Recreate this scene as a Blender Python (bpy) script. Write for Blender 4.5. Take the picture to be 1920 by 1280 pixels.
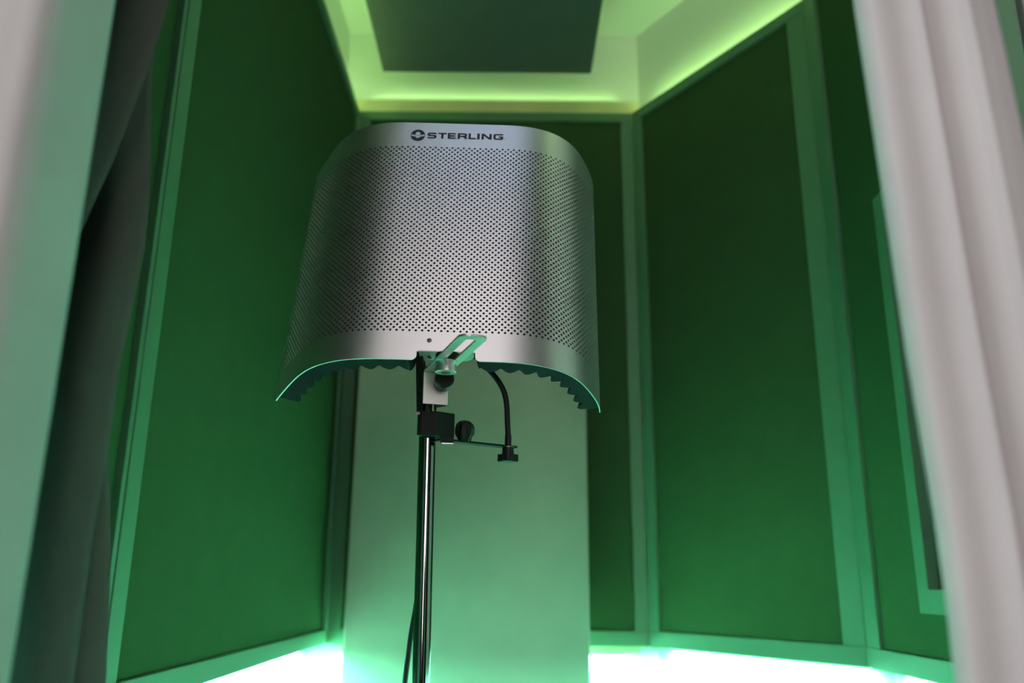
import bpy, math, random
from mathutils import Vector, Matrix
random.seed(4)
for o in list(bpy.data.objects): bpy.data.objects.remove(o)
C = bpy.context.scene.collection
PI = math.pi

# ------------------------------------------------------------------ camera
cam = bpy.data.cameras.new('camera'); camo = bpy.data.objects.new('camera', cam); C.objects.link(camo)
cam.sensor_width = 36; cam.lens = 30.0; cam.clip_start = .02
pitch, roll = math.radians(15.8), math.radians(.5)
F = Vector((0, math.cos(pitch), math.sin(pitch))); U0 = Vector((0, -math.sin(pitch), math.cos(pitch))); X0 = Vector((1, 0, 0))
R_ = math.cos(roll)*X0+math.sin(roll)*U0; U_ = -math.sin(roll)*X0+math.cos(roll)*U0
m = Matrix((R_, U_, -F)).transposed().to_4x4(); m.translation = Vector((0, 0, .75)); camo.matrix_world = m
cam.dof.use_dof = True; cam.dof.focus_distance = .86; cam.dof.aperture_fstop = 4.5
S = bpy.context.scene; S.camera = camo
S.view_settings.view_transform = 'Standard'; S.view_settings.look = 'None'
S.view_settings.exposure = 0; S.view_settings.gamma = 1; S.view_settings.use_curve_mapping = False
# ------------------------------------------------------------------ world: dim neutral room behind the camera
w = bpy.data.worlds.new('world'); S.world = w; w.use_nodes = True
w.node_tree.nodes['Background'].inputs[0].default_value = (.9, .95, 1, 1)
w.node_tree.nodes['Background'].inputs[1].default_value = .012
# ------------------------------------------------------------------ lights of the room outside the booth, plus two added fills
def area(name, loc, target, sx, sy, col, power, parent=None):
    l = bpy.data.lights.new(name, 'AREA'); l.shape = 'RECTANGLE'; l.size = sx; l.size_y = sy; l.color = col; l.energy = power
    o = bpy.data.objects.new(name, l); C.objects.link(o); o.location = loc
    o.rotation_euler = (Vector(target)-Vector(loc)).to_track_quat('-Z', 'Y').to_euler()
    if parent: o.parent = parent
    return o
area('room_ceiling_light', (-.30, -.90, 2.55), (-.30, -.90, 0), 1.2, .85, (1.0, .90, .89), 9.0)
area('room_skylight', (.02, .20, 2.62), (.02, .20, 0), .85, .22, (.48, .64, 1.0), 1.7)
area('room_window', (-1.75, -1.25, 1.35), (.1, .4, .95), .35, 1.5, (1.0, .99, 1.0), 31)
area('pale_panel_fill', (.25, -2.7, 1.15), (-.2, 1.5, 1.0), .3, 1.3, (1.0, .84, .76), 12)  # added fill, brings neutral light to the pale panel
area('curtain_fill', (.75, -1.9, 1.3), (-.26, .60, .9), .4, .9, (1.0, .86, .84), 9)  # added fill, lifts the inner left curtain with neutral light
TOPC = (.50, 1.0, .30); BOTC = (.17, 1.0, .60)
TOPW, BOTW = 2.7, 26.0     # watts per metre of strip

# ------------------------------------------------------------------ materials
def mat(name, col, rough=.6, metal=0., bump=None, var=0., scale=60, emit=None, aniso=0, spec=None):
    mt = bpy.data.materials.new(name); mt.use_nodes = True; nt = mt.node_tree; b = nt.nodes['Principled BSDF']
    b.inputs['Base Color'].default_value = (*col, 1); b.inputs['Roughness'].default_value = rough; b.inputs['Metallic'].default_value = metal
    if spec is not None: b.inputs['Specular IOR Level'].default_value = spec
    tc = nt.nodes.new('ShaderNodeTexCoord'); n = nt.nodes.new('ShaderNodeTexNoise'); n.inputs['Scale'].default_value = scale; n.inputs['Detail'].default_value = 4
    nt.links.new(tc.outputs['Object'], n.inputs['Vector'])
    if var:
        r = nt.nodes.new('ShaderNodeMapRange'); r.inputs['To Min'].default_value = 1-var; r.inputs['To Max'].default_value = 1+var
        nt.links.new(n.outputs['Fac'], r.inputs['Value'])
        mx = nt.nodes.new('ShaderNodeVectorMath'); mx.operation = 'SCALE'; mx.inputs[0].default_value = col
        nt.links.new(r.outputs['Result'], mx.inputs['Scale']); nt.links.new(mx.outputs[0], b.inputs['Base Color'])
    if bump:
        bp = nt.nodes.new('ShaderNodeBump'); bp.inputs['Strength'].default_value = bump; bp.inputs['Distance'].default_value = .001
        nt.links.new(n.outputs['Fac'], bp.inputs['Height']); nt.links.new(bp.outputs['Normal'], b.inputs['Normal'])
    if emit: b.inputs['Emission Color'].default_value = (*emit[0], 1); b.inputs['Emission Strength'].default_value = emit[1]
    return mt
def weave(name, col, sc=900, rough=.95):
    mt = mat(name, col, rough, var=.10, scale=14); nt = mt.node_tree; b = nt.nodes['Principled BSDF']; b.inputs['Specular IOR Level'].default_value = .1
    tc = nt.nodes.new('ShaderNodeTexCoord'); ck = nt.nodes.new('ShaderNodeTexNoise'); ck.inputs['Scale'].default_value = sc; ck.inputs['Detail'].default_value = 2
    nt.links.new(tc.outputs['Object'], ck.inputs['Vector']); bp = nt.nodes.new('ShaderNodeBump'); bp.inputs['Strength'].default_value = .35; bp.inputs['Distance'].default_value = .0008
    nt.links.new(ck.outputs['Fac'], bp.inputs['Height']); nt.links.new(bp.outputs['Normal'], b.inputs['Normal'])
    return mt
M = dict(
 wall=mat('white wall paint', (.80, .80, .76), .7, bump=.1, scale=90),
 floor=mat('dark carpet floor', (.07, .07, .07), .6, var=.1, scale=8),
 frame=mat('painted panel frame', (.115, .225, .14), .5, var=.06, scale=25, bump=.08),
 batten=mat('batten wood', (.74, .66, .40), .6, var=.1, scale=20),
 fabric=weave('dark green panel fabric', (.050, .092, .040)),
 pale=weave('pale panel fabric', (.47, .42, .36)),
 cloud=weave('charcoal panel fabric', (.17, .18, .17)),
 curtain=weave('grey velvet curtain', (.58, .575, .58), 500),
 curtain_shaded=weave('shaded side of grey curtain', (.115, .09, .09), 500),  # same grey curtain turned from the room light, shade put into the colour
 alu=mat('satin aluminium', (.70, .70, .71), .37, 1., bump=.05, scale=1500),
 bright=mat('brushed steel', (.72, .72, .72), .40, 1.),
 satin=mat('satin plated steel', (.62, .63, .62), .55, .55),
 chrome=mat('chrome tube', (.26, .28, .27), .09, 1.),
 black=mat('black plastic', (.008, .008, .009), .42, bump=.1, scale=700, spec=.25),
 rubber=mat('matte black metal', (.007, .007, .007), .55, spec=.2),
 foam=mat('charcoal acoustic foam', (.025, .028, .032), .95, bump=.5, scale=1100, spec=.1),
 ink=mat('black logo ink', (.010, .012, .02), .5),
 glass=mat('dark window glass', (.01, .012, .012), .15),
 screw=mat('dark screw steel', (.25, .25, .24), .3, 1.),
 led=mat('LED tape', (.8, .8, .8), .5, emit=((.15, 1, .45), 4)),
 ledt=mat('LED tape top', (.8, .8, .8), .5, emit=((.34, 1, .2), .25)),
)
# ------------------------------------------------------------------ helpers
def obj(name, vf, material, parent=None, smooth=False, bevel=0, loc=None):
    v, f = vf
    me = bpy.data.meshes.new(name); me.from_pydata([tuple(p) for p in v], [], f); me.update()
    me.materials.append(material)
    if smooth:
        me.polygons.foreach_set('use_smooth', [True]*len(me.polygons))
        if smooth != 'all': me.set_sharp_from_angle(angle=math.radians(38))
    o = bpy.data.objects.new(name, me); C.objects.link(o)
    if parent: o.parent = parent; o.matrix_parent_inverse = Matrix.Translation(-parent.location)
    if bevel:
        b = o.modifiers.new('bevel', 'BEVEL'); b.width = bevel; b.segments = 2; b.limit_method = 'ANGLE'
    return o
def thing(name, label, cat, loc, group=None):
    o = bpy.data.objects.new(name, None); C.objects.link(o); o.location = loc; o.empty_display_size = .05
    o['label'] = label; o['category'] = cat
    if group: o['group'] = group
    return o
def tag(o, label, cat, group=None):
    o['label'] = label; o['category'] = cat
    if group: o['group'] = group
    return o
def struct(name, vf, material, **k):
    o = obj(name, vf, material, **k); o['kind'] = 'structure'; return o
def join(*vfs):
    V, Fs = [], []
    for v, f in vfs:
        n = len(V); V += list(v); Fs += [tuple(i+n for i in q) for q in f]
    return V, Fs
def prism(poly, z0, z1):                     # poly counter-clockwise in plan
    a = sum(poly[i][0]*poly[(i+1) % len(poly)][1]-poly[(i+1) % len(poly)][0]*poly[i][1] for i in range(len(poly)))
    if a < 0: poly = poly[::-1]
    n = len(poly)
    v = [(x, y, z0) for x, y in poly]+[(x, y, z1) for x, y in poly]
    return v, [tuple(range(n))[::-1], tuple(range(n, 2*n))]+[(i, (i+1) % n, (i+1) % n+n, i+n) for i in range(n)]
def box(x0, x1, y0, y1, z0, z1): return prism([(x0, y0), (x1, y0), (x1, y1), (x0, y1)], z0, z1)
def xf(vf, mtx): return [tuple(mtx @ Vector(p)) for p in vf[0]], vf[1]
def lathe(prof, n=40, lobes=0, amp=0., hole=False):       # prof: (r, z, lobed 0..1) along +z
    v, f = [], []
    for pr in prof:
        r, z = pr[0], pr[1]; k = pr[2] if len(pr) > 2 else 0
        for i in range(n):
            a = 2*PI*i/n
            rr = r*(1-k*amp*(.5-.5*math.cos(lobes*a))) if lobes else r
            v.append((rr*math.cos(a), rr*math.sin(a), z))
    for j in range(len(prof)-1):
        for i in range(n):
            f.append((j*n+i, j*n+(i+1) % n, (j+1)*n+(i+1) % n, (j+1)*n+i))
    f.append(tuple(range(n))[::-1]); f.append(tuple(range((len(prof)-1)*n, len(prof)*n)))
    return v, f
def axis_m(p, d):
    q = Vector((0, 0, 1)).rotation_difference(Vector(d).normalized()).to_matrix().to_4x4()
    return Matrix.Translation(Vector(p)) @ q
def catmull(P, k=10):
    P = [Vector(p) for p in P]; Q = [2*P[0]-P[1]]+P+[2*P[-1]-P[-2]]; out = []
    for i in range(1, len(Q)-2):
        for j in range(k):
            t = j/k; a, b, c, d = Q[i-1:i+3]
            out.append(.5*((2*b)+(-a+c)*t+(2*a-5*b+4*c-d)*t*t+(-a+3*b-3*c+d)*t**3))
    return out+[P[-1]]
def tube(P, r, n=16, rf=None):
    v, f = [], []; P = [Vector(p) for p in P]; up = Vector((.3, 1, .1)).normalized()
    for i, p in enumerate(P):
        t = (P[min(i+1, len(P)-1)]-P[max(i-1, 0)]).normalized(); a = t.cross(up).normalized(); b = t.cross(a)
        rr = rf(i) if rf else r
        v += [tuple(p+rr*(math.cos(2*PI*k/n)*a+math.sin(2*PI*k/n)*b)) for k in range(n)]
    for i in range(len(P)-1):
        for k in range(n): f.append((i*n+k, (i+1)*n+k, (i+1)*n+(k+1) % n, i*n+(k+1) % n))
    f.append(tuple(range(n))); f.append(tuple(range((len(P)-1)*n, len(P)*n))[::-1])
    return v, f

# ------------------------------------------------------------------ booth shell
ZB, ZT, ZC = .590, 2.190, 2.515
YF = .42
E0 = (-.490, YF); E1 = (-.490, 2.412); E2 = (.374, 2.412); E3 = (.734, 1.858); E4 = (.734, YF)
PL = [E0, E1, E2, E3, E4]
def inset(i):                                            # outward normal of segment i
    a, b = Vector(PL[i]), Vector(PL[i+1]); d = (b-a).normalized(); return Vector((-d.y, d.x))
def offset(off):
    pts = []
    for i in range(5):
        if i in (0, 4):
            n = inset(0 if i == 0 else 3); pts.append(Vector(PL[i])+n*off)
        else:
            n1, n2 = inset(i-1), inset(i); s = n1+n2; s = s/(s.dot(n1)); pts.append(Vector(PL[i])+s*off)
    return pts
IN, OUT = offset(.062), offset(.13)
for i, nm in enumerate(('wall_left', 'wall_back', 'wall_corner', 'wall_right')):
    struct(nm, prism([tuple(IN[i]), tuple(IN[i+1]), tuple(OUT[i+1]), tuple(OUT[i])], 0, ZC), M['wall'])
struct('ceiling', prism([tuple(p) for p in OUT], ZC, ZC+.06), M['wall'])
struct('floor', box(-2.2, 2.2, -3.2, 2.6, -.05, 0), M['floor'])

# battens that carry the panels, and the LED tape on them
def seg(i, t0, t1, o0, o1):
    a, b = Vector(PL[i]), Vector(PL[i+1]); d = (b-a).normalized(); n = inset(i); L = (b-a).length
    return [tuple(a+d*t+n*o) for t, o in ((t0, o0), (L-t1, o0), (L-t1, o1), (t0, o1))], L
names = ('left wall', 'back wall', 'angled corner wall', 'right wall')
tn = 1
for i in range(4):
    zt = 2.252 if i == 1 else ZT-.012
    e = -.03 if i == 1 else .02
    poly, L = seg(i, e, e, .036, .0615)
    struct('trim_%d' % tn, prism(poly, ZT-.06, zt), M['batten']); tn += 1
    poly, L = seg(i, .02, .02, .031, .0615)
    zb = ZB-.022 if i == 1 else ZB-.004
    struct('trim_%d' % tn, prism(poly, zb, ZB+.05), M['batten']); tn += 1
    a, b = Vector(PL[i]), Vector(PL[i+1]); n = inset(i); c0 = (a+b)/2; ln = (b-a).length-.08
    for top in (1, 0):
        lo = .034 if top else .049; c = c0+n*lo
        z = zt+.0015 if top else zb-.0015
        lab = 'green glowing LED tape behind the panel %s edge on the %s' % ('top' if top else 'bottom', names[i])
        p2, _ = seg(i, .03, .03, lo-.002 if top else .043, lo+.006)
        o = obj('led_strip', prism(p2, z-.0015, z+.0015), M['ledt' if top else 'led']); tag(o, lab, 'LED strip')
        q = area('led_light', (c.x, c.y, z+(.004 if top else -.004)), (c.x-n.x*.001, c.y-n.y*.001, z+(1 if top else -1)), ln, .012,
             TOPC if top else BOTC, (TOPW*(1, .12, .6, .9)[i] if top else BOTW*(1, 1.4, 1.25, .45)[i])*ln)
        d = (b-a).normalized(); zax = Vector((-n.x*.75, -n.y*.75, -.66)).normalized() if top else Vector((0, 0, 1)); xax = Vector((d.x, d.y, 0)); yax = zax.cross(xax)
        mm = Matrix((xax, yax, zax)).transposed().to_4x4(); mm.translation = q.location; q.matrix_world = mm

# ------------------------------------------------------------------ framed fabric wall panels
def wall_panel(i, t0, t1, sl, sr, rb, rt, label):        # along segment i from t0 to t1
    a, b = Vector(PL[i]), Vector(PL[i+1]); d = (b-a).normalized(); n = inset(i)
    def q(s0, s1, o0, o1): return [tuple(a+d*s+n*o) for s, o in ((s0, o0), (s1, o0), (s1, o1), (s0, o1))]
    c = a+d*(t0+t1)/2
    t = thing('wall_panel', label, 'wall panel', (c.x, c.y, ZB), 'framed fabric panels lining the booth')
    obj('fabric', prism(q(t0+sl*.5, t1-sr*.5, .010, .026), ZB+rb*.5, ZT-rt*.5), M['fabric'], t)
    obj('rail', prism(q(t0, t1, 0, .03), ZB, ZB+rb), M['frame'], t, bevel=.0015)
    obj('rail', prism(q(t0, t1, 0, .03), ZT-rt, ZT), M['frame'], t, bevel=.0015)
    obj('stile', prism(q(t0, t0+sl, .0006, .03), ZB+rb, ZT-rt), M['frame'], t, bevel=.0015)
    obj('stile', prism(q(t1-sr, t1, .0006, .03), ZB+rb, ZT-rt), M['frame'], t, bevel=.0015)
    return t
yl = 1.102-YF
L0 = E1[1]-YF; L1 = E2[0]-E1[0]; L2 = math.hypot(E3[0]-E2[0], E3[1]-E2[1]); L3 = E3[1]-YF
wall_panel(0, 0, yl-.004, .04, .012, .04, .03, 'narrow green-lit fabric wall panel half hidden by the dark left curtain')
wall_panel(0, yl, L0, .042, .018, .036, .030, 'large tall green-lit fabric panel on the left wall, lighter wooden frame')
wall_panel(1, 0, L1, .036, .036, .038, .030, 'fabric panel on the back wall behind the microphone shield and pale panel')
wall_panel(2, 0, L2, .038, .056, .040, .032, 'tall fabric panel set at an angle across the right rear corner')
wall_panel(3, 0, L3-.69, .065, .03, .040, .03, 'fabric panel on the right wall around the small dark window, beside the right curtain')

# window on the right wall: flat trim with dark pane
wn = bpy.data.objects.new('window_1', None); C.objects.link(wn); wn.location = (.734, 1.3, .7); wn['kind'] = 'structure'
wx0, wx1 = .722, .7435
y0, y1, z0, z1, fw = 1.14, 1.572, .705, 1.497, .040
obj('window_frame', join(box(wx0, wx1, y0, y1, z0, z0+fw), box(wx0, wx1, y0, y1, z1-fw, z1), box(wx0, wx1, y1-fw, y1, z0+fw, z1-fw), box(wx0, wx1, y0, y0+fw, z0+fw, z1-fw)), M['frame'], wn)
obj('window_pane', box(.7415, .7435, y0+fw, y1-fw, z0+fw, z1-fw), M['glass'], wn)

# pale freestanding acoustic panel before the back wall
o = obj('acoustic_panel', box(-.4285, .2075, 2.318, 2.372, 0, 1.62), M['pale'], bevel=.006)
tag(o, 'pale beige fabric acoustic panel standing upright behind the stand pole, before the back wall', 'acoustic panel')
# ceiling cloud
o = obj('ceiling_panel', box(-.410, .240, 1.10, 2.335, 2.280, 2.330), M['cloud'], bevel=.004)
tag(o, 'dark charcoal square acoustic panel hanging flat below the bright ceiling', 'ceiling panel')
for x in (-.3, .13):
    for y in (1.3, 2.2):
        obj('hanger_wire', tube([(x, y, 2.33), (x, y, ZC)], .0012, 8), M['bright'], o)

# ------------------------------------------------------------------ microphone isolation shield
SH = thing('isolation_shield', 'curved silver perforated metal microphone shield with logo, clamped on top of the chrome stand', 'microphone shield', (-.0715, .8116, .9599))
OX = Vector((-.07152, .81160, .95994)); pi_, ya, rl = -.2607, .01405, .01961
Rx = Matrix.Rotation(pi_, 3, 'X'); Rz = Matrix.Rotation(ya, 3, 'Z'); Ry = Matrix.Rotation(rl, 3, 'Y')
RM = Rz @ Rx @ Ry
LH, HH = .22871, .31838
def half(ks, n=2000):
    du = LH/n; a = 0; x = y = 0; out = [(0, 0, 0)]
    kf = lambda u: (lambda s: ks[min(int(s), 4)]*(1-(s-min(int(s), 4)))+ks[min(int(s), 4)+1]*(s-min(int(s), 4)))(u/LH*5)
    for i in range(n):
        a2 = a+kf((i+.5)*du)*du; am = (a+a2)/2; x += math.cos(am)*du; y += math.sin(am)*du; a = a2; out.append((x, y, a))
    return out
HR = half((0, -.007, 9.703, 13.878, 2.667, 11.591)); HL = half((0, .160, 9.913, 11.636, .954, 1.701))
def prof(u):
    T = HR if u >= 0 else HL; s = min(abs(u)/LH, 1)*2000; i = min(int(s), 1999); t = s-i
    x, y, a = (T[i][k]*(1-t)+T[i+1][k]*t for k in range(3))
    return (x, y, a) if u >= 0 else (-x, y, -a)
def SP(u, h, off=0.):                        # off > 0 goes inward (away from the camera side)
    x, y, a = prof(u); nx, ny = -math.sin(a), math.cos(a)
    return OX+RM @ Vector((x+nx*off, y+ny*off, h))
def SN(u):
    x, y, a = prof(u); return RM @ Vector((math.sin(a), -math.cos(a), 0))
TH = .0012
P_, RP, HRAD = .0064, .0032, .00128
NR, H0 = 78, .0336
hlo, hhi = H0-RP/2, H0+RP*(NR-.5)
NC = 68; u_lo = -NC*P_/2                      # perforated field in u
V, Fc, N = [], [], []
def av(u, h, off=0., nrm=None):
    V.append(tuple(SP(u, h, off))); N.append(tuple(nrm if nrm is not None else SN(u))); return len(V)-1
NH = 12
for r in range(NR):
    h = H0+r*RP; sh = 0 if r % 2 else .5
    for c in range(NC):
        if sh and c == NC-1: continue
        uc = u_lo+(c+.5+sh)*P_
        b = [(-P_/2, -RP/2), (0, -RP/2), (P_/2, -RP/2), (P_/2, RP/2), (0, RP/2), (-P_/2, RP/2)]
        bi = [av(uc+x, h+y) for x, y in b]
        fr = [av(uc+HRAD*math.cos(2*PI*k/NH), h+HRAD*math.sin(2*PI*k/NH)) for k in range(NH)]
        # hole angles: 0:+u, 3:+h, 6:-u, 9:-h
        B0, B1, B2, B3, B4, B5 = bi
        Fc += [(B1, B2, fr[10], fr[9]), (B2, fr[11], fr[10]), (B2, fr[0], fr[11]), (B2, B3, fr[0]), (B3, fr[1], fr[0]), (B3, fr[2], fr[1]),
               (B3, B4, fr[3], fr[2]), (B4, B5, fr[4], fr[3]), (B5, fr[5], fr[4]), (B5, fr[6], fr[5]), (B5, B0, fr[6]), (B0, fr[7], fr[6]), (B0, fr[8], fr[7]),
               (B0, B1, fr[9], fr[8])]
        sn = SN(uc)
        w0, w1 = [], []
        du = RM @ Vector((math.cos(prof(uc)[2]), math.sin(prof(uc)[2]), 0)); dh = RM @ Vector((0, 0, 1))
        for k in range(NH):
            a = 2*PI*k/NH; nn = -(du*math.cos(a)+dh*math.sin(a))
            w0.append(av(uc+HRAD*math.cos(a), h+HRAD*math.sin(a), 0, nn)); w1.append(av(uc+HRAD*math.cos(a), h+HRAD*math.sin(a), TH, nn))
        for k in range(NH): Fc.append((w0[k], w0[(k+1) % NH], w1[(k+1) % NH], w1[k]))
    # half cells closing the shifted rows
    if sh:
        for ua in (u_lo, u_lo+(NC-.5)*P_):
            q = [av(ua, h-RP/2), av(ua+P_/2, h-RP/2), av(ua+P_/2, h+RP/2), av(ua, h+RP/2)]; Fc.append(tuple(q))
# solid margins
def strip(us, hs0, hs1, nh=1):
    for i in range(len(us)-1):
        a, b = us[i], us[i+1]
        Fc.append((av(a, hs0(a, 1)), av(b, hs0(b, -1)), av(b, hs1), av(a, hs1)))
UL, UR, RF, HN = -.0226, .0352, .0055, .0096
def hb(u, side):                              # lower outline with the rounded notch
    if UL < u < UR or (u == UL and side > 0) or (u == UR and side < 0): return HN
    if UL-RF < u <= UL: return RF-math.sqrt(max(RF*RF-(u-(UL-RF))**2, 0))
    if UR <= u < UR+RF: return RF-math.sqrt(max(RF*RF-((UR+RF)-u)**2, 0))
    return 0.
us = sorted(set([-LH, LH, UL, UR, UL-RF, UR+RF]+[UL-RF+RF*math.sin(k/10*PI/2) for k in range(11)]+[UR+RF-RF*math.sin(k/10*PI/2) for k in range(11)]+[-LH+k*2*LH/150 for k in range(151)]))
strip(us, hb, hlo)
strip(us, lambda u, s: hhi, HH)
for ua, ub in ((-LH, u_lo), (u_lo+NC*P_, LH)):
    q = [av(ua, hlo), av(ub, hlo), av(ub, hhi), av(ua, hhi)]; Fc.append(tuple(q))
# the sheet's edge thickness
def edge(pts, nf):
    for i in range(len(pts)-1):
        (a, ha), (b, hb_) = pts[i], pts[i+1]; nn = RM @ Vector(nf(a, b, ha, hb_))
        Fc.append((av(a, ha, 0, nn), av(a, ha, TH, nn), av(b, hb_, TH, nn), av(b, hb_, 0, nn)))
low = []
for u in us:
    h1, h2 = hb(u, -1), hb(u, 1); low.append((u, h1))
    if abs(h1-h2) > 1e-6: low.append((u, h2))
edge(low, lambda a, b, ha, hb_: (0, 0, -1))
edge([(u, HH) for u in us][::-1], lambda *k: (0, 0, 1))
for s, uu in ((-1, -LH), (1, LH)):
    x, y, a = prof(uu); nn = RM @ Vector((s*math.cos(a), s*math.sin(a), 0))
    q = [av(uu, 0, 0, nn), av(uu, 0, TH, nn), av(uu, HH, TH, nn), av(uu, HH, 0, nn)]; Fc.append(tuple(q if s < 0 else q[::-1]))
me = bpy.data.meshes.new('perforated_sheet'); me.from_pydata(V, [], Fc); me.update(); me.materials.append(M['alu'])
me.polygons.foreach_set('use_smooth', [True]*len(me.polygons))
me.normals_split_custom_set_from_vertices(N)
sheet = bpy.data.objects.new('perforated_sheet', me); C.objects.link(sheet); sheet.parent = SH; sheet.matrix_parent_inverse = Matrix.Translation(-SH.location)

# foam liner, convoluted on its inner face
def fth(u, h):
    p = .0205
    a = .5+.5*math.cos(2*PI*(u-.010)/p); b = .5+.5*math.cos(2*PI*h/.0245)
    return .0155+.0085*(a**.55)*(.35+.65*b)
V2, F2 = [], []
nu, nh = 260, 90; f0, f1 = -.2205, .2205
ul, ur = UL-.0012, UR+.0015
def fb(u):
    if ul < u < ur: return .0125
    if ul-.008 < u <= ul: return .0125*(1-math.sqrt(max(0, 1-((u-(ul-.008))/.008)**2)))
    if ur <= u < ur+.004: return .0125*(1-math.sqrt(max(0, 1-(((ur+.004)-u)/.004)**2)))
    return .0012
for i in range(nu+1):
    u = f0+(f1-f0)*i/nu
    for j in range(nh+1):
        b0 = fb(u); h = b0+(HH-.002-b0)*j/nh; V2.append(tuple(SP(u, h, TH+.0004)))
nn_ = (nu+1)*(nh+1)
for i in range(nu+1):
    u = f0+(f1-f0)*i/nu
    for j in range(nh+1):
        b0 = fb(u); h = b0+(HH-.002-b0)*j/nh; V2.append(tuple(SP(u, h, fth(u, h-.001))))
g = lambda i, j: i*(nh+1)+j
for i in range(nu):
    for j in range(nh):
        F2.append((g(i, j), g(i+1, j), g(i+1, j+1), g(i, j+1))); F2.append((nn_+g(i, j+1), nn_+g(i+1, j+1), nn_+g(i+1, j), nn_+g(i, j)))
    F2.append((g(i, 0), nn_+g(i, 0), nn_+g(i+1, 0), g(i+1, 0))); F2.append((g(i, nh), g(i+1, nh), nn_+g(i+1, nh), nn_+g(i, nh)))
for j in range(nh):
    F2.append((g(0, j), g(0, j+1), nn_+g(0, j+1), nn_+g(0, j))); F2.append((g(nu, j), nn_+g(nu, j), nn_+g(nu, j+1), g(nu, j+1)))
fo = obj('foam_liner', (V2, F2), M['foam'], SH, smooth=True); fo['label'] = 'dark convoluted foam lining'

# printed logo: emblem and wordmark, laid on the sheet
def decal(name, polys, off, material, parent):
    v, f = [], []
    for poly in polys:
        n = len(v); v += [tuple(SP(u, h, off)) for u, h in poly]; f.append(tuple(range(n, n+len(poly))))
    o = obj(name, (v, f), material, parent); return o
def stroke(P, w):                              # mitred polyline as quads
    P = [Vector(p) for p in P]; Lf, Rt = [], []
    closed = (P[0]-P[-1]).length < 1e-6
    for i, p in enumerate(P):
        d1 = (P[i]-P[i-1]).normalized() if i else ((P[0]-P[-2]).normalized() if closed else None)
        d2 = (P[i+1]-P[i]).normalized() if i < len(P)-1 else ((P[1]-P[0]).normalized() if closed else None)
        d1 = d1 or d2; d2 = d2 or d1
        n1 = Vector((-d1.y, d1.x)); n2 = Vector((-d2.y, d2.x)); s = n1+n2; s = s/max(s.dot(n1), .3)
        # heavier vertical strokes than horizontal ones
        k = w; Lf.append(p+Vector((s.x*k*1.9, s.y*k))/1); Rt.append(p-Vector((s.x*k*1.9, s.y*k))/1)
    return [[Lf[i+1], Lf[i], Rt[i], Rt[i+1]] for i in range(len(P)-1)]
hw = .108                                        # half stroke, in letter heights
def letter(ch):
    a = hw*1.9; W = 1.62; c = .16; b, m_, t = hw, .5, 1-hw
    if ch == 'S': return [[(W-.06, t), (a+c, t), (a, t-c*.7), (a, m_+c*.5), (a+c, m_), (W-a-c, m_), (W-a, m_-c*.5), (W-a, b+c*.7), (W-a-c, b), (.04, b)]], W
    if ch == 'T': return [[(0, t), (1.52, t)], [(.76, t-hw), (.76, 0)]], 1.52
    if ch == 'E': return [[(1.46, t), (a, t), (a, b), (1.46, b)], [(a+a, m_), (1.38, m_)]], 1.46
    if ch == 'R': return [[(a, 0), (a, t), (W-a-c, t), (W-a, t-c*.7), (W-a, m_-.02+c*.4), (W-a-c, m_-.06), (2*a, m_-.06)], [(W-a-.42, m_-.10), (W-a-.08, m_-.16), (W-a-.02, .28), (W-a, 0)]], W
    if ch == 'L': return [[(a, 1), (a, b), (1.36, b)]], 1.36
    if ch == 'I': return [[(a*.88, 1), (a*.88, 0)]], .36
    if ch == 'N': return [[(a, 0), (a, 1)], [(a+.06, .93), (1.80-a-.06, .07)], [(1.80-a, 0), (1.80-a, 1)]], 1.80
    if ch == 'G': return [[(1.74, t), (a+c, t), (a, t-c*.8), (a, b+c*.8), (a+c, b), (1.74-a-.1, b), (1.74-a, b+.1), (1.74-a, m_-.03), (.92, m_-.03)]], 1.74
starts = dict(S=455, T=630, E=787, R=948, L=1125, I=1268, N=1337, G=1530); ends = dict(S=605, T=768, E=920, R=1100, L=1247, I=1305, N=1503, G=1690)
polys = []
LHt = .0089
for ch in 'STERLING':
    st, W = letter(ch); ua = -.0335+(starts[ch]-455)*.0000712; ub = -.0335+(ends[ch]-455)*.0000712; sx = (ub-ua)/W
    hbase = .2941+(ua+.0335)/.088*.0010
    for s in st:
        for q in stroke(s, hw): polys.append([(ua+p.x*sx, hbase+p.y*LHt) for p in q])
decal('wordmark', polys, -.00025, M['ink'], sheet)
circ = lambda cx, cy, rx, ry, n=40, a0=0, a1=2*PI: [(cx+rx*math.cos(a0+(a1-a0)*k/n), cy+ry*math.sin(a0+(a1-a0)*k/n)) for k in range(n)]
decal('trademark_dot', [circ(.0562, .2958, .0005, .0005, 12)], -.00025, M['ink'], sheet)
cx, cy = -.0445, .2983
em = decal('emblem', [circ(cx, cy, .0083, .0088)], -.00025, M['ink'], sheet)
dome = [(cx+.0028, cy+.0002), (cx+.0027, cy+.0030), (cx+.0018, cy+.0045), (cx+.0006, cy+.0050), (cx-.0006, cy+.0050), (cx-.0018, cy+.0045), (cx-.0027, cy+.0030), (cx-.0028, cy+.0002)]
under = [(cx-.0029, cy-.0020), (cx-.0022, cy-.0036), (cx-.0010, cy-.0044), (cx+.0010, cy-.0044), (cx+.0022, cy-.0036), (cx+.0029, cy-.0020)]
ring = []
n = 40
for k in range(n):
    a, b = 2*PI*k/n, 2*PI*(k+1)/n
    if .22*PI < (a+b)/2 < .78*PI: continue
    ring.append([(cx+.0080*math.cos(a), cy-.0002+.0022*math.sin(a)), (cx+.0080*math.cos(b), cy-.0002+.0022*math.sin(b)), (cx+.0058*math.cos(b), cy+.0002+.0011*math.sin(b)), (cx+.0058*math.cos(a), cy+.0002+.0011*math.sin(a))])
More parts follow.
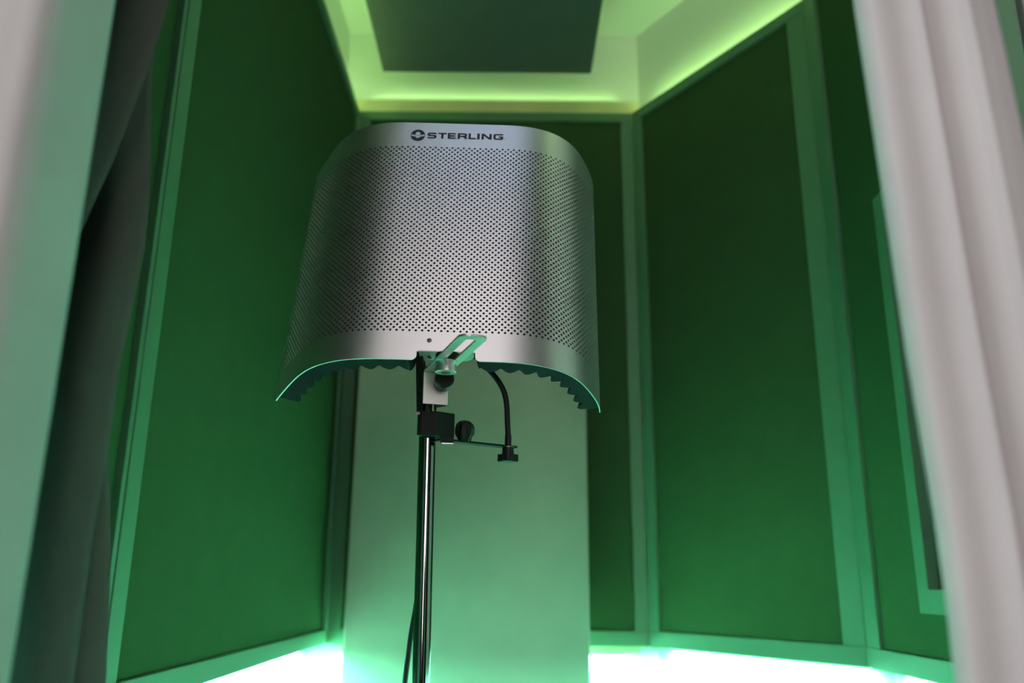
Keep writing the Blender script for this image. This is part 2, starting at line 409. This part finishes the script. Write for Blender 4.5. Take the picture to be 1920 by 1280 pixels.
ring.append([(cx-.0052, cy+.0004), (cx-.0052, cy-.0003), (cx+.0052, cy-.0003), (cx+.0052, cy+.0004)])
decal('emblem_planet', [dome[::-1], under[::-1]]+ring, -.0004, M['alu'], sheet)['label'] = 'silver ringed planet mark'

# tab in the notch, screws
def LP(x, y, z): return OX+RM @ Vector((x, y, z))
tab = [(-.0212, -.0002), (.0340, -.0002), (.0336, .0085), (.0322, .0125), (.0285, .0158), (.0200, .0185), (.0080, .0185), (-.0030, .0180), (-.0120, .0165), (-.0175, .0140), (-.0203, .0095)]
tv, tf = prism(tab, .0092, .0104)
obj('mounting_tab', ([tuple(LP(*p)) for p in tv], tf), M['satin'], SH)
def screw_head(p, d, r, parent):
    v, f = lathe([(r, 0), (r, .0006), (r*.8, .0012), (r*.45, .0014)], 20)
    cr = join(box(-r*.5, r*.5, -r*.12, r*.12, .0011, .0016), box(-r*.12, r*.12, -r*.5, r*.5, .0011, .0016))
    s = obj('screw', xf((v, f), axis_m(p, d)), M['screw'], parent, smooth=True)
    obj('screw_recess', xf(cr, axis_m(p, d)), M['rubber'], s)
screw_head(SP(-.0111, .0222, 0), SN(-.0111), .0024, SH)
screw_head(LP(-.0103, .0098, .0092), RM @ Vector((0, 0, -1)), .0024, SH)

# slotted L bracket: horizontal slotted arm + upright plate
ang = math.atan2(.042, .125)
D = Vector((math.sin(ang), -math.cos(ang), 0)); Wd = Vector((math.cos(ang), math.sin(ang), 0)); B0 = Vector((-.0848, .8013, .946))
def arm(outer, inner, z0, z1):
    n = len(outer); v = []
    for z in (z0, z1):
        for ring_ in (outer, inner): v += [tuple(B0+D*t+Wd*s+Vector((0, 0, z))) for t, s in ring_]
    f = []
    for i in range(n):
        j = (i+1) % n
        f += [(i, j, n+j, n+i), (2*n+i, 3*n+i, 3*n+j, 2*n+j), (i, 2*n+i, 2*n+j, j), (n+i, n+j, 3*n+j, 3*n+i)]
    return v, f
def rrect(t0, t1, s0, s1, r0, r1, k=8):
    P = []
    for (ct, cs, r, a0) in ((t0+r0, s0+r0, r0, PI), (t1-r1, s0+r1, r1, 1.5*PI), (t1-r1, s1-r1, r1, 0), (t0+r0, s1-r0, r0, .5*PI)):
        for i in range(k): a = a0+i/(k-1)*PI/2; P.append((ct+r*math.cos(a), cs+r*math.sin(a)))
    return P
obj('slotted_arm', arm(rrect(0, .1335, 0, .0246, .0004, .0085), rrect(.030, .1235, .0078, .0168, .0042, .0040), 0, .0022), M['bright'], SH, bevel=.0003)
# upright channel under the arm
fl = B0+Wd*0; fr_ = B0+Wd*.0246
path = [fl, fr_, Vector((-.0640, .8160, 0)), Vector((-.0735, .8215, 0))]
path2 = [Vector((p.x, p.y)) for p in path]
def ribbon(P, th, z0, z1):
    L_, R2 = [], []
    for i, p in enumerate(P):
        d1 = (P[i]-P[i-1]).normalized() if i else (P[1]-P[0]).normalized(); d2 = (P[i+1]-P[i]).normalized() if i < len(P)-1 else d1
        n1 = Vector((-d1.y, d1.x)); n2 = Vector((-d2.y, d2.x)); s = n1+n2; s = s/max(s.dot(n1), .4)
        L_.append(tuple(p)); R2.append(tuple(p+s*th))
    return prism(L_+R2[::-1], z0, z1)
obj('upright_plate', ribbon(path2, .0016, .9145, .946), M['bright'], SH, bevel=.0003)
dn = Vector((.319, -.948, 0)).normalized()
kp = Vector((-.0690, .8062, .9362))
kb = obj('clamp_knob', xf(lathe([(.0055, 0), (.0055, .008), (.0088, .009), (.0093, .0105), (.0093, .0175), (.0086, .019)], 40), axis_m(kp, dn)), M['black'], SH, smooth=True)
nut = obj('thumb_nut', join(xf(lathe([(.0094, 0), (.0098, .0004), (.0098, .0106), (.0095, .0110)], 48), Matrix.Translation((-.0605, .7610, .935)))), M['bright'], SH, smooth=True)
obj('bolt_recess', xf(lathe([(.0042, 0), (.0042, .0004)], 24), Matrix.Translation((-.0605, .7610, .9347))), M['screw'], nut)
obj('rubber_washer', xf(lathe([(.0110, 0), (.0115, .001), (.0115, .0065), (.0108, .0075)], 40), Matrix.Translation((-.0600, .7720, .9484))), M['rubber'], SH, smooth=True)
# black clamp jaw gripping the pole behind the upright plate
jaw = [Vector((-.0950, .8150)), Vector((-.0872, .8090)), Vector((-.0872, .8380)), Vector((-.0950, .8420))]
jv, jf = prism([tuple(p) for p in jaw], .9085, .9640)
jv = [(x+(.0030 if z < .92 and x < -.09 else 0), y, z) for x, y, z in jv]
obj('clamp_jaw', (jv, jf), M['rubber'], SH, bevel=.0008)
obj('jaw_glint', box(-.0925, -.0885, .8135, .8150, .9062, .9086), M['screw'], SH)  # steel sliver added as the glint on the jaw's lower edge
obj('support_bar', box(-.0862, -.0760, .8260, .8375, .945, .9580), M['rubber'], SH, bevel=.001)

# ------------------------------------------------------------------ chrome microphone stand
ST = thing('microphone_stand', 'tall chrome microphone stand pole under the silver shield', 'microphone stand', (-.0737, .83, 0))
top = Vector((-.0828, .831, .945)); bot = Vector((-.0737, .831, .012))
obj('pole', tube([bot, bot.lerp(top, .55)], .0098, 40), M['chrome'], ST, smooth=True)
obj('pole', tube([bot.lerp(top, .45), top], .0082, 40), M['chrome'], ST, smooth=True)
obj('stand_base', xf(lathe([(.125, 0), (.127, .004), (.122, .010), (.06, .016), (.02, .022), (.014, .04)], 64), Matrix.Translation((bot.x, bot.y, 0))), M['black'], ST, smooth=True)

# ------------------------------------------------------------------ pop filter arm clamped to the pole
PF = thing('gooseneck_clamp', 'black clamp with star knobs and bent gooseneck arm fixed to the chrome pole', 'gooseneck clamp', (-.0737, .83, .884))
cb = [(-.0910, .8160), (-.0868, .8145), (-.0720, .8145), (-.0555, .8270), (-.0600, .8420), (-.0760, .8450), (-.0910, .8430)]
obj('clamp_block', prism(cb, .8862, .9098), M['rubber'], PF, bevel=.0008)
ZBAR = .8838
bd = Vector((.0745, .0470, 0)).normalized(); bw = Vector((-bd.y, bd.x, 0)); b0 = Vector((-.0690, .8235, ZBAR))
def bar(t0, t1, s0, s1, z0, z1):
    return prism([tuple((b0+bd*t+bw*s).to_2d()) for t, s in ((t0, s0), (t1, s0), (t1, s1), (t0, s1))], z0, z1)
obj('flat_bar', bar(.0, .0885, -.001, .010, ZBAR-.0008, ZBAR+.0012), M['rubber'], PF)
obj('bar_end', prism([(-.0685, .8195), (-.0555, .8195), (-.0580, .8290), (-.0660, .8315)], .8795, .8862), M['rubber'], PF)
obj('bar_end_plate', prism([(-.0672, .8180), (-.0555, .8195), (-.0580, .8235), (-.0660, .8235)], .8790, .8795), M['bright'], PF)
sk = Vector((-.0462, .8395, ZBAR+.0012))
obj('star_knob', xf(lathe([(.0066, 0, 0), (.0072, .003, .2), (.0096, .0068, 1), (.0100, .0082, 1), (.0100, .0130, 1), (.0088, .0165, 1), (.0055, .0195, .6), (.003, .0200, 0)], 84, 7, .22), axis_m(sk, (0, -.42, 1))), M['black'], PF, smooth=True)
gx, gy = -.0031, .867
obj('star_knob', xf(lathe([(.0035, .0105, 0), (.0058, .0100, 0), (.0060, .0035, 0), (.0060, .0026, 0), (.0105, .0024, 1), (.0107, -.0045, 1), (.0100, -.0050, 1), (.004, -.0050, 0)][::-1], 80, 4, .26), Matrix.Translation((gx, gy, .8732)) @ Matrix.Rotation(0, 4, 'Z')), M['black'], PF, smooth=True)
obj('washer', xf(lathe([(.0062, 0), (.0062, .0008)], 30), Matrix.Translation((gx, gy, .8829))), M['screw'], PF)
sl = obj('gooseneck_collar', xf(lathe([(.0034, 0), (.0034, .0095), (.0028, .0125)], 24), Matrix.Translation((gx, gy, ZBAR+.0012))), M['black'], PF, smooth=True)
gp = catmull([(gx, gy, .895), (-.0040, gy, .9098), (-.0049, gy, .9265), (-.0078, gy, .9406), (-.0147, .868, .9536), (-.0266, .869, .9678), (-.040, .875, .985), (-.052, .885, 1.01)], 40)
obj('gooseneck', tube(gp, .0026, 16, rf=lambda i: .0029+.00014*math.cos(i*PI*.66)), M['black'], PF, smooth='all')

# cable
cp = catmull([(-.0800, .8440, .93), (-.0830, .8440, .84), (-.0850, .8440, .78), (-.0878, .8445, .735), (-.0935, .845, .69), (-.0975, .845, .62), (-.098, .85, .40), (-.085, .88, .10), (-.02, .95, .006), (.12, 1.1, .006), (.3, 1.2, .006)], 14)
o = obj('cable', tube(cp, .0026, 12), M['black'], smooth='all'); tag(o, 'thin black cable hanging down behind the chrome pole', 'cable')

# ------------------------------------------------------------------ curtains
def cloth(name, rows, material, parent=None, th=.0015):     # rows of equal-length point lists
    v = [p for r in rows for p in r]; n = len(rows[0]); f = []
    for j in range(len(rows)-1):
        for i in range(n-1): f.append((j*n+i, j*n+i+1, (j+1)*n+i+1, (j+1)*n+i))
    o = obj(name, (v, f), material, parent, smooth='all')
    s = o.modifiers.new('thick', 'SOLIDIFY'); s.thickness = th; s.offset = 0
    return o
ZTOP = 2.30
def lerp_tab(tab_, z):
    t = sorted(tab_, key=lambda p: p[1])
    if z <= t[0][1]: return t[0][0]
    if z >= t[-1][1]:
        s = (t[-1][0]-t[-2][0])/(t[-1][1]-t[-2][1]); return t[-1][0]+s*(z-t[-1][1])*.5
    for a, b in zip(t, t[1:]):
        if a[1] <= z <= b[1]:
            k = (z-a[1])/(b[1]-a[1]); return a[0]+(b[0]-a[0])*k
def hang(name, plan, material, parent=None, sway=.003, z0=.02, z1=ZTOP, n=60, shift=None):
    rows = []
    for j in range(n+1):
        z = z0+(z1-z0)*j/n
        dx = lerp_tab(shift, z) if shift else 0
        rows.append([(p.x+dx+sway*math.sin(z*4+i*.05), p.y+sway*.7*math.sin(z*5+1+i*.11), z) for i, p in enumerate(plan)])
    return cloth(name, rows, material, parent)
# near left curtain
CL = thing('curtain', 'light grey curtain at the far left edge, blurred, teal light on its inner side', 'curtain', (-.35, .34, 0))
pa = catmull([(-.95, .30, 0), (-.80, .345, 0), (-.66, .30, 0), (-.52, .338, 0), (-.40, .318, 0), (-.31, .336, 0), (-.250, .332, 0), (-.222, .338, 0)], 8)
pa += catmull([(-.2175, .3415, 0), (-.2155, .347, 0), (-.2150, .356, 0), (-.2148, .372, 0), (-.2150, .388, 0), (-.219, .396, 0), (-.232, .402, 0), (-.28, .41, 0), (-.36, .40, 0)], 8)
hang('cloth', pa, M['curtain'], CL, sway=.0006)
# inner curtain layers, their shade put into the cloth colour
CD = thing('curtain', 'shaded grey inner curtain hanging behind the light left one, before the left wall panel', 'curtain', (-.4, .6, 0))
tabB = [(-.2999, 1.1487), (-.2958, 1.1101), (-.2886, 1.0499), (-.2867, .9967), (-.2906, .9417), (-.2936, .9011), (-.2931, .8428), (-.2963, .7873), (-.2953, .6845), (-.295, .1)]
tabC = [(-.2532, 1.1479), (-.261, 1.0956), (-.2749, 1.0294), (-.289, .9786), (-.3081, .9228), (-.335, .86), (-.39, .74), (-.45, .62)]
tabD = [(-.335, 1.05), (-.331, .93), (-.3214, .8562), (-.3115, .8031), (-.3041, .7447), (-.2979, .6782), (-.296, .1)]
def drape(name, tab_, y, z0, z1, ph, amp, material, parent, curl=.02, xl=-.478):
    rows = []; n, mcol = 70, 60
    for j in range(n+1):
        z = z0+(z1-z0)*j/n; xe = lerp_tab(tab_, z); row = []
        for i in range(mcol+1):
            t = i/mcol; x = xl+(xe-xl)*t
            yy = y+amp*math.sin(t*9+ph+z*1.3)*(1-t**3)+curl*max(0, (t-.86)/.14)**2
            row.append((x, yy, z))
        rows.append(row)
    return cloth(name, rows, material, parent)
drape('cloth', tabB, .600, .02, ZTOP, .4, .012, M['curtain_shaded'], CD)
drape('rear_fold', tabD, .655, .02, 1.05, 2., .008, M['curtain_shaded'], CD)
drape('draped_flap', tabC, .520, .62, ZTOP, 1.2, .010, M['curtain_shaded'], CD, curl=.012)
# right curtain
CR = thing('curtain', 'pale grey pleated curtain down the right edge of the opening, blurred', 'curtain', (.215, .38, 0))
pr = catmull([(.225, .425, 0), (.196, .410, 0), (.1855, .397, 0), (.1795, .384, 0), (.1815, .3765, 0), (.1860, .3755, 0), (.196, .3775, 0), (.2020, .3765, 0), (.2050, .3735, 0), (.2085, .3750, 0), (.218, .3785, 0), (.226, .3780, 0), (.2300, .3745, 0), (.2350, .3760, 0), (.244, .3795, 0), (.2520, .384, 0), (.256, .395, 0), (.252, .41, 0), (.24, .43, 0)], 8)
hang('cloth', pr, M['curtain'], CR, sway=.0008, shift=[(.0085, .4), (.0095, .68), (.0110, .76), (.0066, .86), (.0045, .95), (.0010, 1.06), (.0, 1.4), (.0, 2.0)])
# rod
o = obj('curtain_rod', tube([(-1.0, .385, ZTOP+.012), (.9, .385, ZTOP+.012)], .011, 20), M['rubber']); tag(o, 'black rod across the booth opening above the curtains', 'curtain rod')
